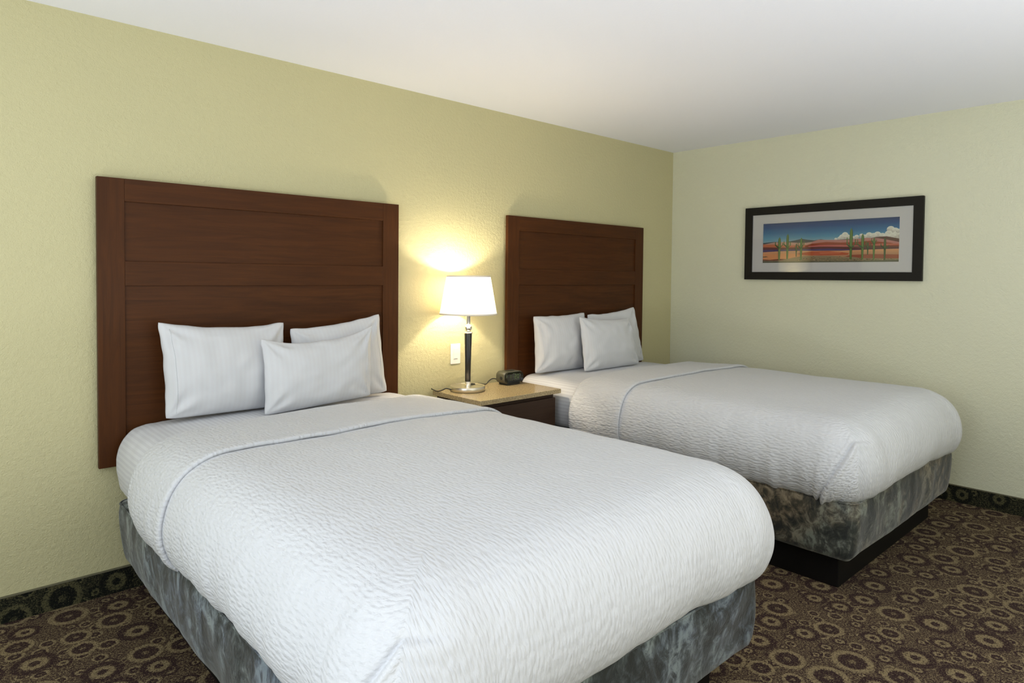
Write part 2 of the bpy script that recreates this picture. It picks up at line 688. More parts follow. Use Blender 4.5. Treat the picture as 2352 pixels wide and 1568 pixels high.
def soft_box(x0, x1, y0, y1, z0, z1, rc, bulge, seed, rb=0.03, rt=0.015, inslope=0.0):
    """fabric-covered box with rounded vertical corners, slight bulge and wrinkles"""
    bm = bmesh.new()
    n = 10
    corners = [(x1 - rc, y1 - rc, 0), (x0 + rc, y1 - rc, 90), (x0 + rc, y0 + rc, 180), (x1 - rc, y0 + rc, 270)]
    ring = []
    for cx, cy, a0 in corners:
        for i in range(n + 1):
            a = math.radians(a0 + 90 * i / n)
            ring.append((cx + rc * math.cos(a), cy + rc * math.sin(a), math.cos(a), math.sin(a)))
    # densify straight runs
    dense = []
    for k in range(len(ring)):
        p, q = ring[k], ring[(k + 1) % len(ring)]
        d = math.hypot(q[0] - p[0], q[1] - p[1])
        m_ = max(1, int(d / 0.03))
        for i in range(m_):
            t_ = i / m_
            dense.append(tuple(p[c] + (q[c] - p[c]) * t_ for c in range(4)))
    lv = [(-rb * 1.4, 0.0), (-rb * .55, rb * .25), (-rb * .1, rb * .9)]
    hz = z1 - z0
    for i in range(1, 9):
        lv.append((0.0, rb + (hz - rb - rt) * i / 9))
    lv += [(-rt * .1, hz - rt * .6), (-rt * .5, hz - rt * .1), (-rt * 1.6, hz), (-rt * 6, hz)]
    rings = []
    for off, dz in lv:
        r = []
        for (x, y, nx, ny) in dense:
            tt = dz / hz
            w = 0.010 * noise.noise(Vector((x * 5 + seed, y * 5, dz * 6))) + 0.006 * noise.noise(Vector((x * 16 + seed, y * 16, dz * 5)))
            w *= min(1, 4 * tt + .2) * min(1, (1 - tt) * 5 + .25)
            sag = -0.010 * (1 - tt) * (0.5 + noise.noise(Vector((x * 2.3 + seed, y * 2.3, 3))))
            d = off + w + bulge * math.sin(math.pi * min(1, max(0, tt))) - inslope * (1 - tt) ** 2
            r.append(bm.verts.new((x + nx * d, y + ny * d, z0 + dz + sag)))
        rings.append(r)
    N = len(dense)
    for a, b in zip(rings[:-1], rings[1:]):
        for i in range(N):
            j = (i + 1) % N
            bm.faces.new((a[i], a[j], b[j], b[i]))
    bm.faces.new(rings[0][::-1])
    bm.faces.new(rings[-1])
    pip = [(x + nx * (bulge * .0 + .001), y + ny * (bulge * .0 + .001), z1 - .004) for (x, y, nx, ny) in dense]
    return bm, pip


def localise(bm, o):
    bmesh.ops.translate(bm, verts=bm.verts, vec=-Vector(o))
    return bm


COVER_PROF = make_prof([(0, 0), (.07, -.004), (.13, -.018), (.185, -.048), (.225, -.095), (.250, -.150), (.262, -.205), (.262, -.255), (.252, -.295), (.236, -.330), (.214, -.354), (.192, -.366), (.170, -.364)])


def build_bed(idx, X0, X1, YB, velvet, labels, band_head, band_foot, cover_x, cover_yfoot, plinth_rect):
    e = empty('bed', ((X0 + X1) / 2, (YB - .05) / 2, 0), labels['bed'], 'bed', 'beds standing side by side')
    O = (e.location.x, e.location.y, 0)
    obj('plinth', localise(box(*plinth_rect, 0.0, .150, bev=.003), O), PLINTH, e)
    bmx, pip = soft_box(X0, X1, YB, -.055, .145, .415, .055, .006, idx * 11.3, inslope=.02)
    bs = obj('box_spring', localise(bmx, O), velvet, e, smooth=True)
    bs['label'] = 'box spring in grey crushed velvet cover'
    obj('piping', localise(tube(pip, .0035, 6, closed=True), O), velvet, bs, smooth=True)
    bmx, _ = soft_box(X0 + .03, X1 - .03, YB + .03, -.075, .42, .690, .11, .006, idx * 3.1, rb=.04, rt=.05)
    obj('mattress', localise(bmx, O), TICK, e, smooth=True)

    # sheet: covers the head end, tucked in along the sides
    sprof = make_prof([(0, 0), (.05, -.003), (.10, -.02), (.14, -.06), (.158, -.11), (.162, -.17), (.155, -.22), (.145, -.262), (.120, -.285)])

    def s_t(a, b, ee, nx, ny, ha, yi, L):
        side = min(1, ee / .15)
        return (.003 * fbm(a, b, idx, 6) + .004 * side * noise.noise(Vector((a * 3, b * 14, idx + ee * 7)))
                + .0012 * noise.noise(Vector((a * 30, b * 6, 5))))

    def s_b(a, ha):
        ex = max(0, abs(a) - ha)
        return .058 + .02 * min(1, ex * 6) + .05 * max(0, ex - .12) ** 1, .58 + .38 * (idx == 99) + (.0 if idx == 1 else .10)
    sh = drape('bed_sheet', SHEETC, X0 - .012, X1 + .012, .162, YB, s_b, sprof, lambda u, b: .742 - .012 * u * u - (.02 * max(0, u) ** 2 if idx == 2 else 0) - .012 * math.exp(-b / .05), 150, 50, s_t, foot=False, thick=.003)
    tag(sh, labels['sheet'], 'bed sheet', 'striped white sheets on the beds')

    cx0, cx1 = cover_x

    def crease(a, b, ee, ha, yi, nx):
        # hospital corner fold line on the side faces near the foot
        if abs(a) <= ha or a > 0:
            return 0.0
        z_ = .775 + prof_at(COVER_PROF, ee)[1]
        bc = (-cover_yfoot) - .135 + (z_ - .42) * .42
        s = b - bc
        wt = max(0.0, min(1.0, (ee - .175) / .09))
        wt = wt * wt * (3 - 2 * wt) * max(0.0, min(1.0, (abs(nx) - .25) / .5))
        k = 1 / (1 + math.exp(-max(-30, min(30, s / .006))))
        return wt * (.014 * k * math.exp(-max(0, s) / .12) - .013 * math.exp(-(s / .012) ** 2) + .006 * math.exp(-((s - .03) / .018) ** 2) + .004 * math.exp(-((s + .035) / .015) ** 2))

    def c_t(a, b, ee, nx, ny, ha, yi, L):
        side = max(0, min(1, (ee - .14) / .15))
        low = max(0, min(1, (ee - .28) / .14))
        w = .006 * fbm(a, b, idx, 2.2) + .0025 * fbm(a, b, idx + 9, 8)
        tcoord = b if abs(a) - ha > b + yi else a
        w += side * .005 * noise.noise(Vector((tcoord * 7, ee * 3, idx * 5)))
        w += low * (.009 * noise.noise(Vector((tcoord * 5.5, 2, idx * 5 + nx))) + (.007 if abs(nx) > .8 else .002) * noise.noise(Vector((tcoord * 19, 4, idx * 5 + nx))))
        w += crease(a, b, ee, ha, yi, nx)
        return w

    def zt(u, b):
        k = max(0, min(1, (b - .35) / .7))
        return .752 + .022 * k - .008 * u * u + .006 * fbm(u, b, idx + 3, 1.4)

    def cb(a, ha):
        u = a / (ha + .42)
        return band_head[0] + (band_head[1] - band_head[0]) * (u + 1) / 2 + .01, 0
    cv = drape('coverlet', SEER, cx0, cx1, .262, cover_yfoot, cb, COVER_PROF, zt, 250, 280, c_t)
    tag(cv, labels['coverlet'], 'coverlet', 'white seersucker coverlets on the beds')

    # folded-back end of the coverlet: a second layer whose free edge points to the foot
    Tk = .014

    def bb(a, ha):
        u = a / (ha + .42)
        return band_head[0] + (band_head[1] - band_head[0]) * (u + 1) / 2 - .006, band_foot + .012 * fbm(a, 1.7, idx, 3)

    def lift(a, b, b0, b1):
        s = b - b0
        r = .03
        k = math.sqrt(max(0, 1 - (1 - min(1, s / r)) ** 2))
        e2 = b1 - b
        roll = .003 * math.exp(-((e2 - .025) / .03) ** 2) - .0022 * math.exp(-e2 / .012)
        hem = max(0, min(1, (abs(a) - ((X1 - X0) / 2 - .262) - .36) / .12))
        return Tk * (k - 1) - hem * .004 + roll + .003 * noise.noise(Vector((a * 6, b * 3, idx))) * min(1, s / .1)
    bd = drape('turned_back_fold', SEER, cx0, cx1, .262, cover_yfoot, bb, COVER_PROF, zt, 250, 60, c_t, cv, offset=Tk, thick=.0125, foot=False, edge_lift=lift)
    return e


build_bed(1, 0.065, 1.505, -2.20, VELVET,
          {'bed': 'nearer bed in the foreground with grey velvet box spring on black plinth',
           'sheet': 'striped white sheet at the head of the nearer bed',
           'coverlet': 'white puckered coverlet over the nearer bed, head end turned back'},
          (.46, .30), .90, (0.020, 1.575), -2.262, (.17, 1.41, -2.07, -.15))
build_bed(2, 2.390, 3.880, -2.175, VELVET2,
          {'bed': 'far bed beside the right wall with grey velvet box spring on black plinth',
           'sheet': 'striped white sheet at the head of the far bed, beside the nightstand',
           'coverlet': 'white puckered coverlet over the far bed, head end turned back'},
          (.56, .48), .93, (2.345, 3.925), -2.235, (2.468, 3.78, -2.084, -.15))


# ------------------------------------------------------------------ pillows
def pillow(BL, BR, TL, TR, tf, tb, seed, label, sag_top=.028, group=None, hem='right'):
    BL, BR, TL, TR = map(Vector, (BL, BR, TL, TR))
    n, m_ = 56, 44
    org = (BL + BR) / 2
    N = ((BR - BL).cross(TL - BL)).normalized()       # points to -y (front) or +y
    if N.y > 0:
        N = -N
    verts, faces, uvs = [], [], []
    wlen = (BR - BL).length
    hlen = (TL - BL).length

    def pos(u, v, side):
        U_, V_ = 2 * u - 1, 2 * v - 1
        # pinch of the edges between the corners
        vv = v - (sag_top / hlen) * (1 - abs(U_) ** 2.6) * v ** 2 + .010 / hlen * (1 - U_ ** 2) * (1 - v) ** 2 * 0
        uu = .5 + (u - .5) * (1 - .045 * (1 - abs(V_) ** 3.0))
        cr_ = max(0, (abs(U_) + abs(V_) - 1.80) / .20) ** 2
        uu = .5 + (uu - .5) * (1 - .022 * cr_)
        vv = .5 + (vv - .5) * (1 - .030 * cr_)
        p = BL.lerp(BR, uu).lerp(TL.lerp(TR, uu), vv)
        k = (max(0, 1 - abs(U_) ** 2.6) * max(0, 1 - abs(V_) ** 2.4)) ** .55
        k *= 1 + .22 * (1 - v)
        wr = .0
        # corner creases
        for cu, cv_ in ((0, 1), (1, 1), (0, 0), (1, 0)):
            d = math.hypot((u - cu) * wlen, (v - cv_) * hlen)
            ang = math.atan2((v - cv_) * hlen, (u - cu) * wlen)
            wr += .006 * math.sin(ang * 9 + seed * 3 + cu) * math.exp(-((d - .09) / .06) ** 2)
        wr += .009 * noise.noise(Vector((u * 3 + seed, v * 3, side))) +   .005 * noise.noise(Vector((u * 9 + seed, v * 7, side * 2 + 5)))
        # small puckers at the side seams
        ed = math.exp(-(1 - abs(U_)) / .07)
        wr += .0035 * ed * math.sin(v * 34 + seed * 5)
        th = (tf if side > 0 else tb) * k + (wr if side > 0 else wr * .3) * min(1, k * 2.2)
        jit = .004 * noise.noise(Vector((u * 7 + seed, v * 7, 9)))
        p = p + N * (side * th)
        p.x += jit * ed
        p.z += jit * (1 if v > .9 else 0)
        return p - org
    idx_ = {}
    for side in (1, -1):
        for i in range(n + 1):
            for j in range(m_ + 1):
                edge = i in (0, n) or j in (0, m_)
                if side == -1 and edge:
                    idx_[(side, i, j)] = idx_[(1, i, j)]
                    continue
                # cluster samples toward edges
                u = .5 - .5 * math.cos(math.pi * i / n) if False else i / n
                v = j / m_
                u = .5 + .5 * math.sin((u - .5) * math.pi * .86) / math.sin(.43 * math.pi)
                v = .5 + .5 * math.sin((v - .5) * math.pi * .86) / math.sin(.43 * math.pi)
                idx_[(side, i, j)] = len(verts)
                verts.append(pos(u, v, side))
                uvs.append((u * wlen, v * hlen))
        for i in range(n):
            for j in range(m_):
                f = [idx_[(side, i, j)], idx_[(side, i + 1, j)], idx_[(side, i + 1, j + 1)], idx_[(side, i, j + 1)]]
                faces.append(f if side == 1 else f[::-1])
    me = bpy.data.meshes.new('pillow')
    me.from_pydata([tuple(v) for v in verts], [], faces)
    uv = me.uv_layers.new(name='UVMap')
    lv = np.empty(len(me.loops), dtype=np.int32)
    me.loops.foreach_get('vertex_index', lv)
    uv.data.foreach_set('uv', np.array(uvs, dtype=np.float32)[lv].ravel())
    me.polygons.foreach_set('use_smooth', [True] * len(me.polygons))
    me.materials.append(SATEEN)
    me.update()
    o = bpy.data.objects.new('pillow', me)
    o.location = org
    link(o)
    tag(o, label, 'pillow', group)
    # stitched hem line of the pillowcase near its open end
    us = .93 if hem == 'right' else .07
    pts = [pos(us, .06 + .88 * k / 30, 1) + N * .0006 for k in range(31)]
    obj('pillowcase_hem', tube(pts, .0012, 5), SATEEN, o, smooth=True)
    return o


g1, g2 = 'pillows on the nearer bed', 'pillows on the far bed'
pillow((.223, -.155, .752), (.758, -.155, .749), (.203, -.118, 1.175), (.769, -.118, 1.151), .075, .040, 1.0,
       'white pillow at left against the nearer headboard', group=g1, hem='left')
pillow((.790, -.155, .745), (1.328, -.155, .750), (.791, -.118, 1.116), (1.299, -.118, 1.177), .060, .040, 2.3,
       'white pillow behind the front pillow, right side of the nearer bed', sag_top=.018, group=g1)
pillow((.592, -.300, .742), (1.150, -.285, .768), (.606, -.225, 1.088), (1.190, -.235, 1.126), .062, .045, 3.9,
       'front white pillow leaning on the two others, nearer bed', sag_top=.050, group=g1)
pillow((2.448, -.155, .743), (2.946, -.155, .740), (2.462, -.118, 1.122), (2.98, -.118, 1.132), .075, .040, 5.1,
       'white pillow at left against the far headboard', sag_top=.012, group=g2, hem='left')
pillow((2.998, -.155, .738), (3.646, -.155, .736), (3.004, -.118, 1.116), (3.556, -.118, 1.160), .060, .040, 6.7,
       'white pillow mostly hidden at right on the far bed', sag_top=.018, group=g2)
pillow((2.760, -.310, .744), (3.389, -.300, .745), (2.785, -.235, 1.115), (3.339, -.235, 1.089), .062, .045, 8.2,
       'front white pillow leaning on the two others, far bed', sag_top=.022, group=g2)

# ------------------------------------------------------------------ nightstand
NZ = .700
ns = empty('nightstand', (2.025, -.26, 0), 'dark wood nightstand with speckled granite top between the beds', 'nightstand')
O = (2.025, -.26, 0)
obj('countertop', localise(box(1.705, 2.345, -.490, -.047, NZ - .027, NZ, bev=.0025), O), GRANITE, ns)
obj('cabinet', localise(box(1.735, 2.318, -.450, -.050, .06, NZ - .0275, bev=.002), O), WOOD_D, ns)
obj('plinth', localise(box(1.76, 2.29, -.42, -.06, 0, .059), O), PLINTH, ns)
for z0, z1 in ((.375, .648), (.085, .365)):
    d = obj('drawer', localise(box(1.738, 2.315, -.472, -.451, z0, z1, bev=.003), O), WOOD_D, ns)
    obj('drawer_pull', localise(box(1.95, 2.10, -.487, -.4725, (z0 + z1) / 2 - .006, (z0 + z1) / 2 + .006, bev=.003), O), CHROME, d)

# ------------------------------------------------------------------ table lamp
LX, LY = 1.865, -.180
lamp = empty('table_lamp', (LX, LY, NZ), 'lit table lamp with white tapered shade on the nightstand', 'lamp')
obj('base', lathe([(0, .0005), (.101, .0005), (.1035, .003), (.1035, .028), (.1015, .0305), (.0985, .0300), (.0975, .0285), (0, .0285)], 72), CHROME, lamp, smooth=False)
for p in lamp.children[0].data.polygons:
    p.use_smooth = abs(p.normal.z) < .5
obj('foot_ring', lathe([(0, .0285), (.020, .0285), (.020, .034), (.0175, .037), (.0175, .053), (.0165, .055), (0, .055)], 40), POLISH, lamp, smooth=False)
obj('stem', lathe([(0, .055), (.0165, .055), (.0185, .20), (.0225, .337), (.0225, .341), (0, .341)], 40), BLACKL, lamp, smooth=True)
ball = [(0, .349), (.025, .349), (.0265, .352), (.025, .356), (.017, .358), (.012, .361)]
for k in range(1, 12):
    a = -math.pi / 2 + math.pi * k / 12
    ball.append((max(.012, .0225 * math.cos(a)), .382 + .0225 * math.sin(a)))
ball += [(.0115, .405), (.0125, .41), (.0125, .46), (.014, .462), (.014, .47), (0, .47)]
ball = [(r_, z_ - .008) for r_, z_ in ball]
obj('neck', lathe(ball, 40), POLISH, lamp, smooth=True)
# shade: open at top and bottom, thin wall
sh0, sh1 = .455, .682
prof = [(.170, sh0), (.129, sh1)]
shade = obj('shade', lathe([(.170, sh0), (.1597, sh0 + .0568), (.1495, sh0 + .1135), (.129, sh1)], 96), SHADE, lamp, smooth=True)
for r, z in ((.1705, sh0 + .003), (.1293, sh1 - .003)):
    bmr = lathe([(r - .0012, z - .0045), (r + .0009, z - .0045), (r + .0003, z + .0045), (r - .0018, z + .0045), (r - .0012, z - .0045)], 96)
    obj('trim_band', bmr, SHADE_TRIM, shade, smooth=True)
# spider fitter: hub, three spokes
bmf = tube([(-.128, 0, sh1 - .012), (0, 0, sh1 - .024), (.064, .11, sh1 - .012)], .0018, 6)
o = obj('spider', bmf, POLISH, lamp, smooth=True)
obj('finial', lathe([(0, sh1 - .03), (.006, sh1 - .03), (.006, sh1 - .02), (.003, sh1 - .016), (.005, sh1 - .010), (0, sh1 - .004)], 16), POLISH, lamp, smooth=True)
obj('harp', tube(smooth_pts([(.012, 0, .47), (.045, 0, .52), (.045, 0, .60), (.0, 0, sh1 - .028), (-.045, 0, .60), (-.045, 0, .52), (-.012, 0, .47)], 6), .0016, 6), POLISH, lamp, smooth=True)
BULB = emit('lamp_bulb_glow', (1.0, .86, .66, 1), 6.0)
obj('bulb', lathe([(0, .47), (.013, .472), (.014, .495), (.024, .52), (.030, .545), (.026, .568), (.014, .582), (0, .586)], 24), BULB, lamp, smooth=True)
# power outlet block and switch on the lamp base
ob = obj('outlet_block', box(.030, .066, .010, .038, .0285, .0345, bev=.0015), BLACKP, lamp)
obj('cord', tube(smooth_pts([(-.100, .030, .012), (-.125, .045, .020), (-.145, .055, .012), (-.165, .075, .004), (-.1505, .15, .004), (-.14, .170, .004)], 8), .0032, 8), CORD, lamp, smooth=True)
ld = bpy.data.lights.new('lamp_bulb_light', 'POINT')
ld.energy = 16.0
ld.color = (1.0, .86, .64)
ld.shadow_soft_size = .02
lo = bpy.data.objects.new('lamp_bulb_light', ld)
link(lo, lamp)
lo.location = (0, 0, .615)

# ------------------------------------------------------------------ clock radio
cr = empty('clock_radio', (2.222, -.152, NZ), 'small black clock radio on the nightstand, right of the lamp', 'clock')


def rr_prism(w, h, r, y0, y1, z0, n=7, front_in=0.0):
    bm = bmesh.new()
    pts = []
    for cx, cz, a0 in ((w / 2 - r, h - r, 0), (-w / 2 + r, h - r, 90), (-w / 2 + r, r, 180), (w / 2 - r, r, 270)):
        for i in range(n + 1):
            a = math.radians(a0 + 90 * i / n)
            pts.append((cx + r * math.cos(a), cz + r * math.sin(a)))
    secs = [(y0, front_in), (y0 + .004, 0.0), (y1 - .012, 0.0), (y1, .012)]
    rings = []
    for y, ins in secs:
        rings.append([bm.verts.new((x * (1 - 2 * ins / w), y, z0 + h / 2 + (z - h / 2) * (1 - 2 * ins / h))) for x, z in pts])
    for a, b in zip(rings[:-1], rings[1:]):
        for i in range(len(pts)):
            j = (i + 1) % len(pts)
            bm.faces.new((a[i], a[j], b[j], b[i]))
    bm.faces.new(rings[0])
    bm.faces.new(rings[-1][::-1])
    return bm


CLK = plain('clock_body_plastic', lin(78, 76, 62), 0.38)
CLKF = plain('clock_face_black', lin(16, 18, 16), 0.15)
obj('body', rr_prism(.158, .072, .026, -.043, .045, .012, front_in=.003), CLK, cr, smooth=False)
for p in cr.children[0].data.polygons:
    p.use_smooth = abs(p.normal.y) < .9
obj('foot', box(-.055, .055, -.045, .035, 0, .014, bev=.004), BLACKP, cr)
fc = obj('face_panel', rr_prism(.146, .062, .022, -.0455, -.0435, .017), CLKF, cr)
for k in (-1, 1):
    pass
obj('tuning_dial', lathe([(0, 0), (.011, 0), (.011, .003), (.009, .004), (0, .004)], 20), BLACKP, cr)
dl = cr.children[-1]
dl.rotation_euler = (0, -math.pi / 2, 0)
dl.location = (-.079, -.015, .045)
obj('snooze_bar', box(-.03, .03, -.02, .01, .0835, .0865, bev=.0014), BLACKP, cr)
DIG = emit('green_digit_glow', lin(120, 150, 70), .75)
PRT = plain('white_print', lin(225, 225, 215), 0.6)
PRG = plain('grey_green_print', lin(120, 145, 120), 0.6)


def text(body, size, x, z, mat, parent, name, y=-.0462, ext=.0001):
    cu = bpy.data.curves.new(name, 'FONT')
    cu.body = body
    cu.size = size
    cu.align_x = 'CENTER'
    cu.align_y = 'CENTER'
    cu.extrude = ext
    cu.resolution_u = 3
    tmp = bpy.data.objects.new(name, cu)
    COL.objects.link(tmp)
    dg = bpy.context.evaluated_depsgraph_get()
    me = bpy.data.meshes.new_from_object(tmp.evaluated_get(dg))
    bpy.data.objects.remove(tmp)
    me.name = name
    me.materials.clear()
    me.materials.append(mat)
    o_ = bpy.data.objects.new(name, me)
    o_.rotation_euler = (math.pi / 2, 0, 0)
    o_.location = (x, y, z)
    return link(o_, parent)


text('SONY', .010, .004, .0715, PRT, fc, 'lettering')


def seg_digit(bm, ch, x, z, w, h, t_):
    segs = {'0': 'abcdef', '1': 'bc', '2': 'abged', '3': 'abgcd', '4': 'fgbc', '5': 'afgcd', '6': 'afgedc', '7': 'abc', '8': 'abcdefg', '9': 'abfgcd'}[ch]
    R = {'a': (0, w, h - t_, h), 'd': (0, w, 0, t_), 'g': (0, w, h / 2 - t_ / 2, h / 2 + t_ / 2),
         'f': (0, t_, h / 2, h), 'b': (w - t_, w, h / 2, h), 'e': (0, t_, 0, h / 2), 'c': (w - t_, w, 0, h / 2)}
    for s in segs:
        a = R[s]
        add_box(bm, x + a[0] + .0006, x + a[1] - .0006, -.0461, -.0456, z + a[2] + .0003, z + a[3] - .0003)


bmd = bmesh.new()
for ch, x in (('1', -.040), ('2', .006), ('0', .028)):
    seg_digit(bmd, ch, x, .040, .015, .024, .0022)
for z in (.047, .056):
    add_box(bmd, -.0065, -.004, -.0461, -.0456, z, z + .0025)
obj('clock_digits', bmd, DIG, fc)
bmd = bmesh.new()
for k in range(9):
    add_box(bmd, -.048 + .011 * k, -.0445 + .011 * k, -.0461, -.0456, .0345, .0358)
    if k != 4:
        add_box(bmd, -.048 + .011 * k, -.0450 + .011 * k, -.0461, -.0456, .0285, .0300)
add_box(bmd, -.010, .018, -.0461, -.0456, .0215, .0262, bev=.0002)
add_box(bmd, .050, .060, -.0461, -.0456, .0660, .0700)
add_box(bmd, .052, .058, -.0461, -.0456, .0560, .0580)
for z in (.049, .055, .061):
    add_box(bmd, -.064, -.057, -.0461, -.0456, z, z + .0022)
obj('face_markings', bmd, PRG, fc)['kind'] = 'stuff'
obj('cord', tube(smooth_pts([(-.060, .046, .030), (-.085, .060, .034), (-.115, .062, .022), (-.135, .066, .004), (-.150, .095, .004), (-.155, .120, .004)], 8), .0030, 8), CORD, cr, smooth=True)

# ------------------------------------------------------------------ wall plate
wp = empty('wall_plate', (1.907, 0, .900), 'white wall plate on the green wall below the lamp shade', 'wall plate')
obj('plate', box(-.0375, .0375, -.0065, -.0005, -.0625, .0625, bev=.0025), WHITEP, wp)
obj('rocker', box(-.0165, .0165, -.0085, -.0066, -.034, .034, bev=.001), WHITEP, wp)
obj('switch_slot', box(-.0125, .0125, -.0088, -.0086, -.0315, -.029), BLACKP, wp)

# ------------------------------------------------------------------ framed desert print
PY0, PY1, PZ0, PZ1 = -.683, -1.900, 1.376, 1.924
pc = empty('framed_picture', (W, (PY0 + PY1) / 2, (PZ0 + PZ1) / 2), 'framed desert print with tall cacti in a wide dark frame, right wall', 'picture')
hw, hh = (PY0 - PY1) / 2, (PZ1 - PZ0) / 2
fw = .0575


def mitre(pts_out, pts_in, d0, d1):
    bm = bmesh.new()
    q = [pts_out[0], pts_out[1], pts_in[1], pts_in[0]]
    a = [bm.verts.new((d0, y, z)) for y, z in q]
    b = [bm.verts.new((d1, y, z)) for y, z in q]
    bm.faces.new(a)
    bm.faces.new(b[::-1])
    for i in range(4):
        j = (i + 1) % 4
        bm.faces.new((a[i], a[j], b[j], b[i]))
    return bm


co = [(hw, -hh), (-hw, -hh), (-hw, hh), (hw, hh)]
ci = [(hw - fw, -hh + fw), (-hw + fw, -hh + fw), (-hw + fw, hh - fw), (hw - fw, hh - fw)]
for k in range(4):
    bmq = mitre((co[k], co[(k + 1) % 4]), (ci[k], ci[(k + 1) % 4]), -.030, -.002)
    bmesh.ops.bevel(bmq, geom=list(bmq.edges), offset=.0012, segments=2, affect='EDGES')
    obj('frame_rail', bmq, FRAME, pc)
# print area in local y / z
py0, pz0 = -.824 - (PY0 + PY1) / 2, 1.503 - (PZ0 + PZ1) / 2
PW, PH = .936, .295
bmq = bmesh.new()
for (a, b, c, d) in ((hw - fw - .0005, -hw + fw + .0005, -hh + fw + .0005, pz0), (hw - fw - .0005, -hw + fw + .0005, pz0 + PH, hh - fw - .0005),
                     (hw - fw - .0005, py0, pz0, pz0 + PH), (py0 - PW, -hw + fw + .0005, pz0, pz0 + PH)):
    add_box(bmq, -.0165, -.0145, b, a, c, d)
obj('mat_board', bmq, MATB, pc)
obj('glass', box(-.0210, -.0195, -hw + fw + .0005, hw - fw - .0005, -hh + fw + .0005, hh - fw - .0005), GLASS, pc)


def vcol_mat(name):
    m = NT(name, .8, .2)
    at = m.n('ShaderNodeAttribute')
    at.attribute_name = 'paint'
    m.col(at.outputs['Color'])
    return m.m


PAINT = vcol_mat('printed_inks')
pv, pf, pcol = [], [], []


def poly(pts, cols, layer):
    base = len(pv)
    for k, (u, v) in enumerate(pts):
        pv.append((-.0135 - layer * .00012, py0 - PW * min(1, max(0, u)), pz0 + PH * min(1, max(0, v))))
        c = cols[k] if isinstance(cols[0], (tuple, list)) else cols
        pcol.append(lin(*[min(250, x * 1.14) for x in c]))
    pf.append(tuple(range(base, base + len(pts))))


def under(top, vb, col_t, col_b, layer):
    """strip below a ridge line"""
    for (a, b) in zip(top[:-1], top[1:]):
        poly([a, b, (b[0], vb), (a[0], vb)], [col_t, col_t, col_b, col_b], layer)


sky = [(1.0, (34, 60, 106)), (.88, (36, 78, 128)), (.75, (52, 108, 150)), (.62, (86, 142, 168)), (.5, (140, 172, 176)), (.40, (160, 180, 178))]
for (v1, c1), (v0, c0) in zip(sky[:-1], sky[1:]):
    for k in range(12):
        poly([(k / 12, v0), ((k + 1) / 12, v0), ((k + 1) / 12, v1), (k / 12, v1)], [c0, c0, c1, c1], 0)


def disc(u, v, r, cin, cout, layer, n=14, asp=PW / PH):
    ctr = (u, v)
    ring = [(u + r * math.cos(2 * math.pi * k / n), v + r * asp * .95 * math.sin(2 * math.pi * k / n)) for k in range(n)]
    for k in range(n):
        a, b = ring[k], ring[(k + 1) % n]
        ca = cin if a[1] > v else cout
        cb_ = cin if b[1] > v else cout
        poly([ctr, a, b], [((cin[0] + cout[0]) // 2, (cin[1] + cout[1]) // 2, (cin[2] + cout[2]) // 2), ca, cb_], layer)


clouds = [(0.6346, 0.6371, 0.0236), (0.6143, 0.5847, 0.0237), (0.5936, 0.5635, 0.0131), (0.6527, 0.5802, 0.0234), (0.7166, 0.5824, 0.0172), (0.7508, 0.6072, 0.017), (0.8016, 0.6105, 0.0235), (0.8571, 0.6168, 0.0247), (0.8297, 0.5785, 0.0277), (0.8903, 0.5807, 0.0245), (0.9433, 0.7233, 0.0267), (0.9729, 0.6912, 0.0238), (0.9306, 0.6224, 0.0268), (0.9816, 0.5881, 0.0317), (0.9552, 0.5635, 0.0266), (0.9176, 0.5586, 0.027), (0.9914, 0.6886, 0.0159), (0.772, 0.575, 0.02), (0.69, 0.56, 0.016), (0.57, 0.545, 0.012)]
for k, (u, v, r) in enumerate(clouds):
    disc(u, v, r, (226, 220, 204), (176, 172, 160), 1 + .12 * k)
under([(-0.0, 0.511), (0.0932, 0.5294), (0.1953, 0.5191), (0.2615, 0.5537), (0.3135, 0.585), (0.3588, 0.5576), (0.4097, 0.5379), (0.4596, 0.5587), (0.4907, 0.5393), (0.5759, 0.5301), (0.6937, 0.5522)], .28, (74, 84, 84), (120, 88, 76), 4)
under([(0.6937, 0.53), (0.8076, 0.545), (0.86, 0.57), (0.9177, 0.575), (1.0, 0.515)], .28, (96, 66, 60), (110, 70, 60), 4)
under([(0.3468, 0.4324), (0.391, 0.4994), (0.441, 0.5487), (0.5153, 0.5366), (0.6058, 0.5268), (0.6938, 0.5367), (0.7851, 0.5552), (0.8632, 0.5368), (0.918, 0.5024), (1.0, 0.4384)], .30, (178, 124, 116), (180, 110, 96), 5)
under([(0.0, 0.4681), (0.0933, 0.5188), (0.1683, 0.5218), (0.2221, 0.506), (0.2816, 0.4898), (0.3465, 0.4835), (0.391, 0.4994)], .30, (188, 152, 134), (190, 120, 88), 5.3)
under([(0, 0.4745), (0.0936, 0.4659), (0.1959, 0.4252), (0.3404, 0.433), (0.3919, 0.3777)], .30, (188, 112, 76), (176, 100, 66), 6)
under([(0.3405, 0.4126), (0.3913, 0.4588), (0.5034, 0.4881), (0.6063, 0.4639), (0.7174, 0.4665), (0.8193, 0.4885), (0.8638, 0.4612), (0.9455, 0.4249), (1.0, 0.3736)], .27, (148, 66, 42), (128, 58, 44), 6.3)
poly([(0.3663, 0.4001), (0.4544, 0.4187), (0.6067, 0.4089), (0.7525, 0.3765), (0.7526, 0.3534), (0.4547, 0.3785), (0.3665, 0.3696)], (186, 104, 96), 7)
poly([(0.80, .40), (0.90, .42), (1.0, .40), (1.0, .375), (.85, .37)], (182, 104, 84), 7)
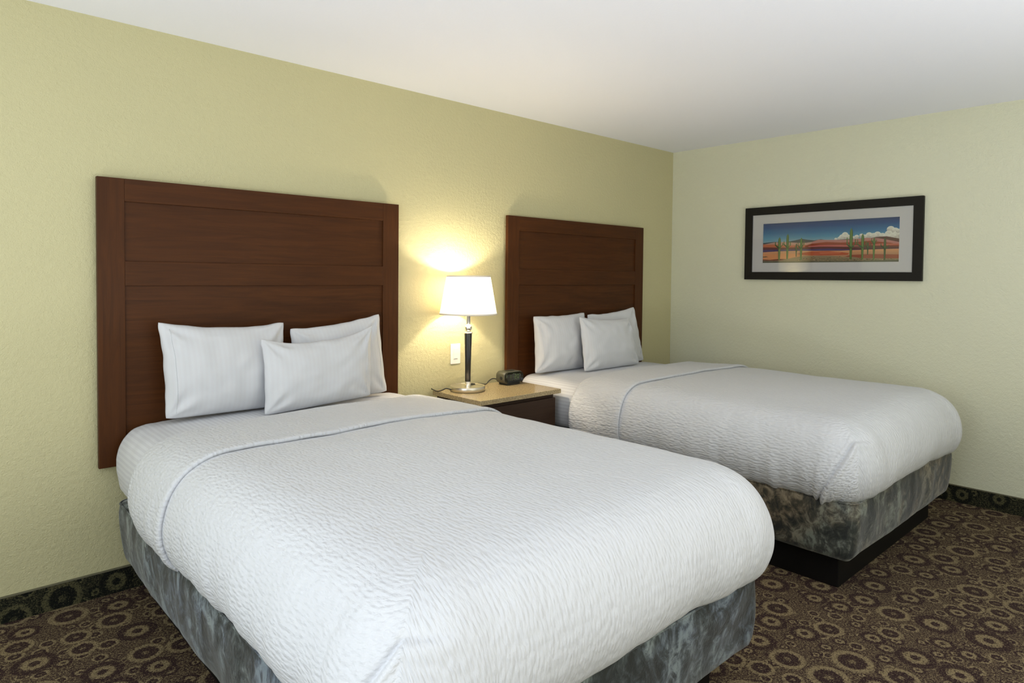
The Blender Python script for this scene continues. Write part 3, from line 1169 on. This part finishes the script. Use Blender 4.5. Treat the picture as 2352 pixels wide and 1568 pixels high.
under([(0.0, 0.3995), (0.1285, 0.3848), (0.3279, 0.3728), (0.4547, 0.3825), (0.6366, 0.3632), (0.809, 0.3716), (1, 0.3461)], .28, (110, 62, 54), (84, 56, 60), 7.6)
under([(0.0, 0.335), (0.1966, 0.3276), (0.3922, 0.325), (0.5167, 0.3304), (0.637, 0.3034), (0.7531, 0.2858)], .25, (82, 74, 112), (88, 70, 96), 8)
under([(0, 0.271), (0.1292, 0.288), (0.3026, 0.2927), (0.4241, 0.2801), (0.6077, 0.2713), (0.6957, 0.2807), (0.8651, 0.2873), (1, 0.2906)], 0, (206, 152, 108), (120, 100, 80), 9)
poly([(0.2639, 0.2127), (0.3927, 0.2701), (0.5172, 0.2677), (0.6079, 0.2418), (0.6671, 0.2088), (0.6557, 0.1704), (0.4562, 0.1654), (0.3615, 0.1765)], (178, 92, 60), 10)
poly([(0.6791, 0.1691), (0.8104, 0.1809), (1, 0.1609), (1, 0.0776), (0.7547, 0.0688), (0.6383, 0.1323)], (150, 84, 62), 10)
poly([(.45, .235), (.62, .24), (.60, .215), (.46, .215)], (196, 118, 80), 10.5)
poly([(0, 0.2282), (0.0953, 0.2225), (0.1972, 0.2375), (0.3031, 0.2105), (0.3294, 0.168), (0.1983, 0.0872), (0.0617, 0.0714), (0, 0.0823)], (204, 142, 94), 10)
poly([(.0, .16), (.03, .165), (.045, .15), (.02, .14), (0, .143)], (96, 84, 60), 10.6)
poly([(.0, .085), (.06, .075), (.14, .095), (.2, .09), (.14, .06), (.05, .055), (0, .06)], (104, 54, 40), 10.8)
under([(0.1715, 0.0715), (0.2644, 0.1342), (0.3616, 0.1561), (0.4562, 0.1654), (0.5485, 0.1526), (0.6384, 0.1225), (0.6969, 0.1197), (0.7546, 0.0881), (1, 0.0738)], 0, (146, 128, 96), (112, 104, 78), 11)
rp = random.Random(4)
for k in range(160):
    u = .28 + .7 * rp.random()
    v = (.02 + .12 * rp.random()) * (1 if u < .65 else .55)
    s = .003 + .006 * rp.random()
    c = rp.choice([(96, 84, 56), (176, 148, 108), (84, 74, 56), (158, 108, 76)])
    poly([(u - s, v), (u, v - s * .9), (u + s, v), (u, v + s * .9)], c, 12 + .01 * k)
under([(0, 0.0466), (0.2651, 0.035), (0.5796, 0.0217), (1, 0.0442)], 0, (104, 104, 84), (88, 86, 66), 14)
cacti = [(0.1362, 0.0687, 0.1378, 0.6509, 0.0109, [(0.1042, 0.5283, 0.4122), (0.1644, 0.5013, 0.4176)]), (0.2016, 0.0913, 0.2033, 0.7264, 0.0101, [(0.1736, 0.5422, 0.4273), (0.2253, 0.5264, 0.402)]), (0.2729, 0.1462, 0.2737, 0.4803, 0.0052, [(0.2631, 0.4194, 0.3369), (0.2908, 0.3861, 0.3142)]), (0.3107, 0.0622, 0.312, 0.62, 0.0097, [(0.2868, 0.4996, 0.3865), (0.332, 0.5258, 0.4134)]), (0.6787, 0.0622, 0.6799, 0.8002, 0.0111, [(0.6515, 0.5804, 0.3854), (0.71, 0.5349, 0.3803)]), (0.7588, 0.0552, 0.7597, 0.6598, 0.0097, [(0.7256, 0.5235, 0.3789), (0.7828, 0.4886, 0.3739)]), (0.7948, 0.1666, 0.7952, 0.4682, 0.0056, [(0.7814, 0.4505, 0.3454), (0.8141, 0.4282, 0.3427)]), (0.8364, 0.0503, 0.8371, 0.5625, 0.0078, [(0.8194, 0.5417, 0.4563), (0.853, 0.5096, 0.453)]), (0.9084, 0.0476, 0.909, 0.5503, 0.0076, [(0.8827, 0.4216, 0.3369), (0.9346, 0.3792, 0.3327)])]
for k, (u0, v0, u1, v1, hwc, arms) in enumerate(cacti):
    dk = (50, 70, 44) if k in (2, 6, 8) else (60, 88, 48)
    lt = (84, 104, 64) if k in (2, 6, 8) else (106, 136, 70)
    L_ = 16 + k
    n = 10
    for q in range(n):
        ta, tb_ = q / n, (q + 1) / n
        wa = hwc * (.62 + .38 * min(1, ta * 1.6)) * (math.sqrt(max(0, 1 - ((ta - .8) / .2) ** 2)) if ta > .8 else 1)
        wb = hwc * (.62 + .38 * min(1, tb_ * 1.6)) * (math.sqrt(max(0, 1 - ((tb_ - .8) / .2) ** 2)) if tb_ > .8 else 1)
        ua, ub = u0 + (u1 - u0) * ta, u0 + (u1 - u0) * tb_
        va, vb = v0 + (v1 - v0) * ta, v0 + (v1 - v0) * tb_
        poly([(ua - wa, va), (ua, va), (ub, vb), (ub - wb, vb)], [dk, lt, lt, dk], L_)
        poly([(ua, va), (ua + wa, va), (ub + wb, vb), (ub, vb)], [lt, dk, dk, lt], L_)
    for ax, vt, vb in arms:
        w_ = hwc * .36
        poly([(ax - w_, vb + .02), (ax + w_, vb + .02), (ax + w_ * .7, vt), (ax - w_ * .7, vt)], [dk, lt, lt, dk], L_ + .3)
        m_ = u0
        poly([(ax - w_, vb + .03), (ax + w_, vb + .04), (m_, vb - .02), (m_, vb - .075)], [dk, lt, dk, dk], L_ + .3)
me = bpy.data.meshes.new('desert_print')
me.from_pydata(pv, [], pf)
ca = me.color_attributes.new('paint', 'FLOAT_COLOR', 'POINT')
ca.data.foreach_set('color', np.array(pcol, dtype=np.float32).ravel())
me.materials.append(PAINT)
po = link(bpy.data.objects.new('desert_print', me), pc)
obj('backing_board', box(-.0128, -.004, -hw + fw - .01, hw - fw + .01, -hh + fw - .01, hh - fw + .01), MATB, pc)
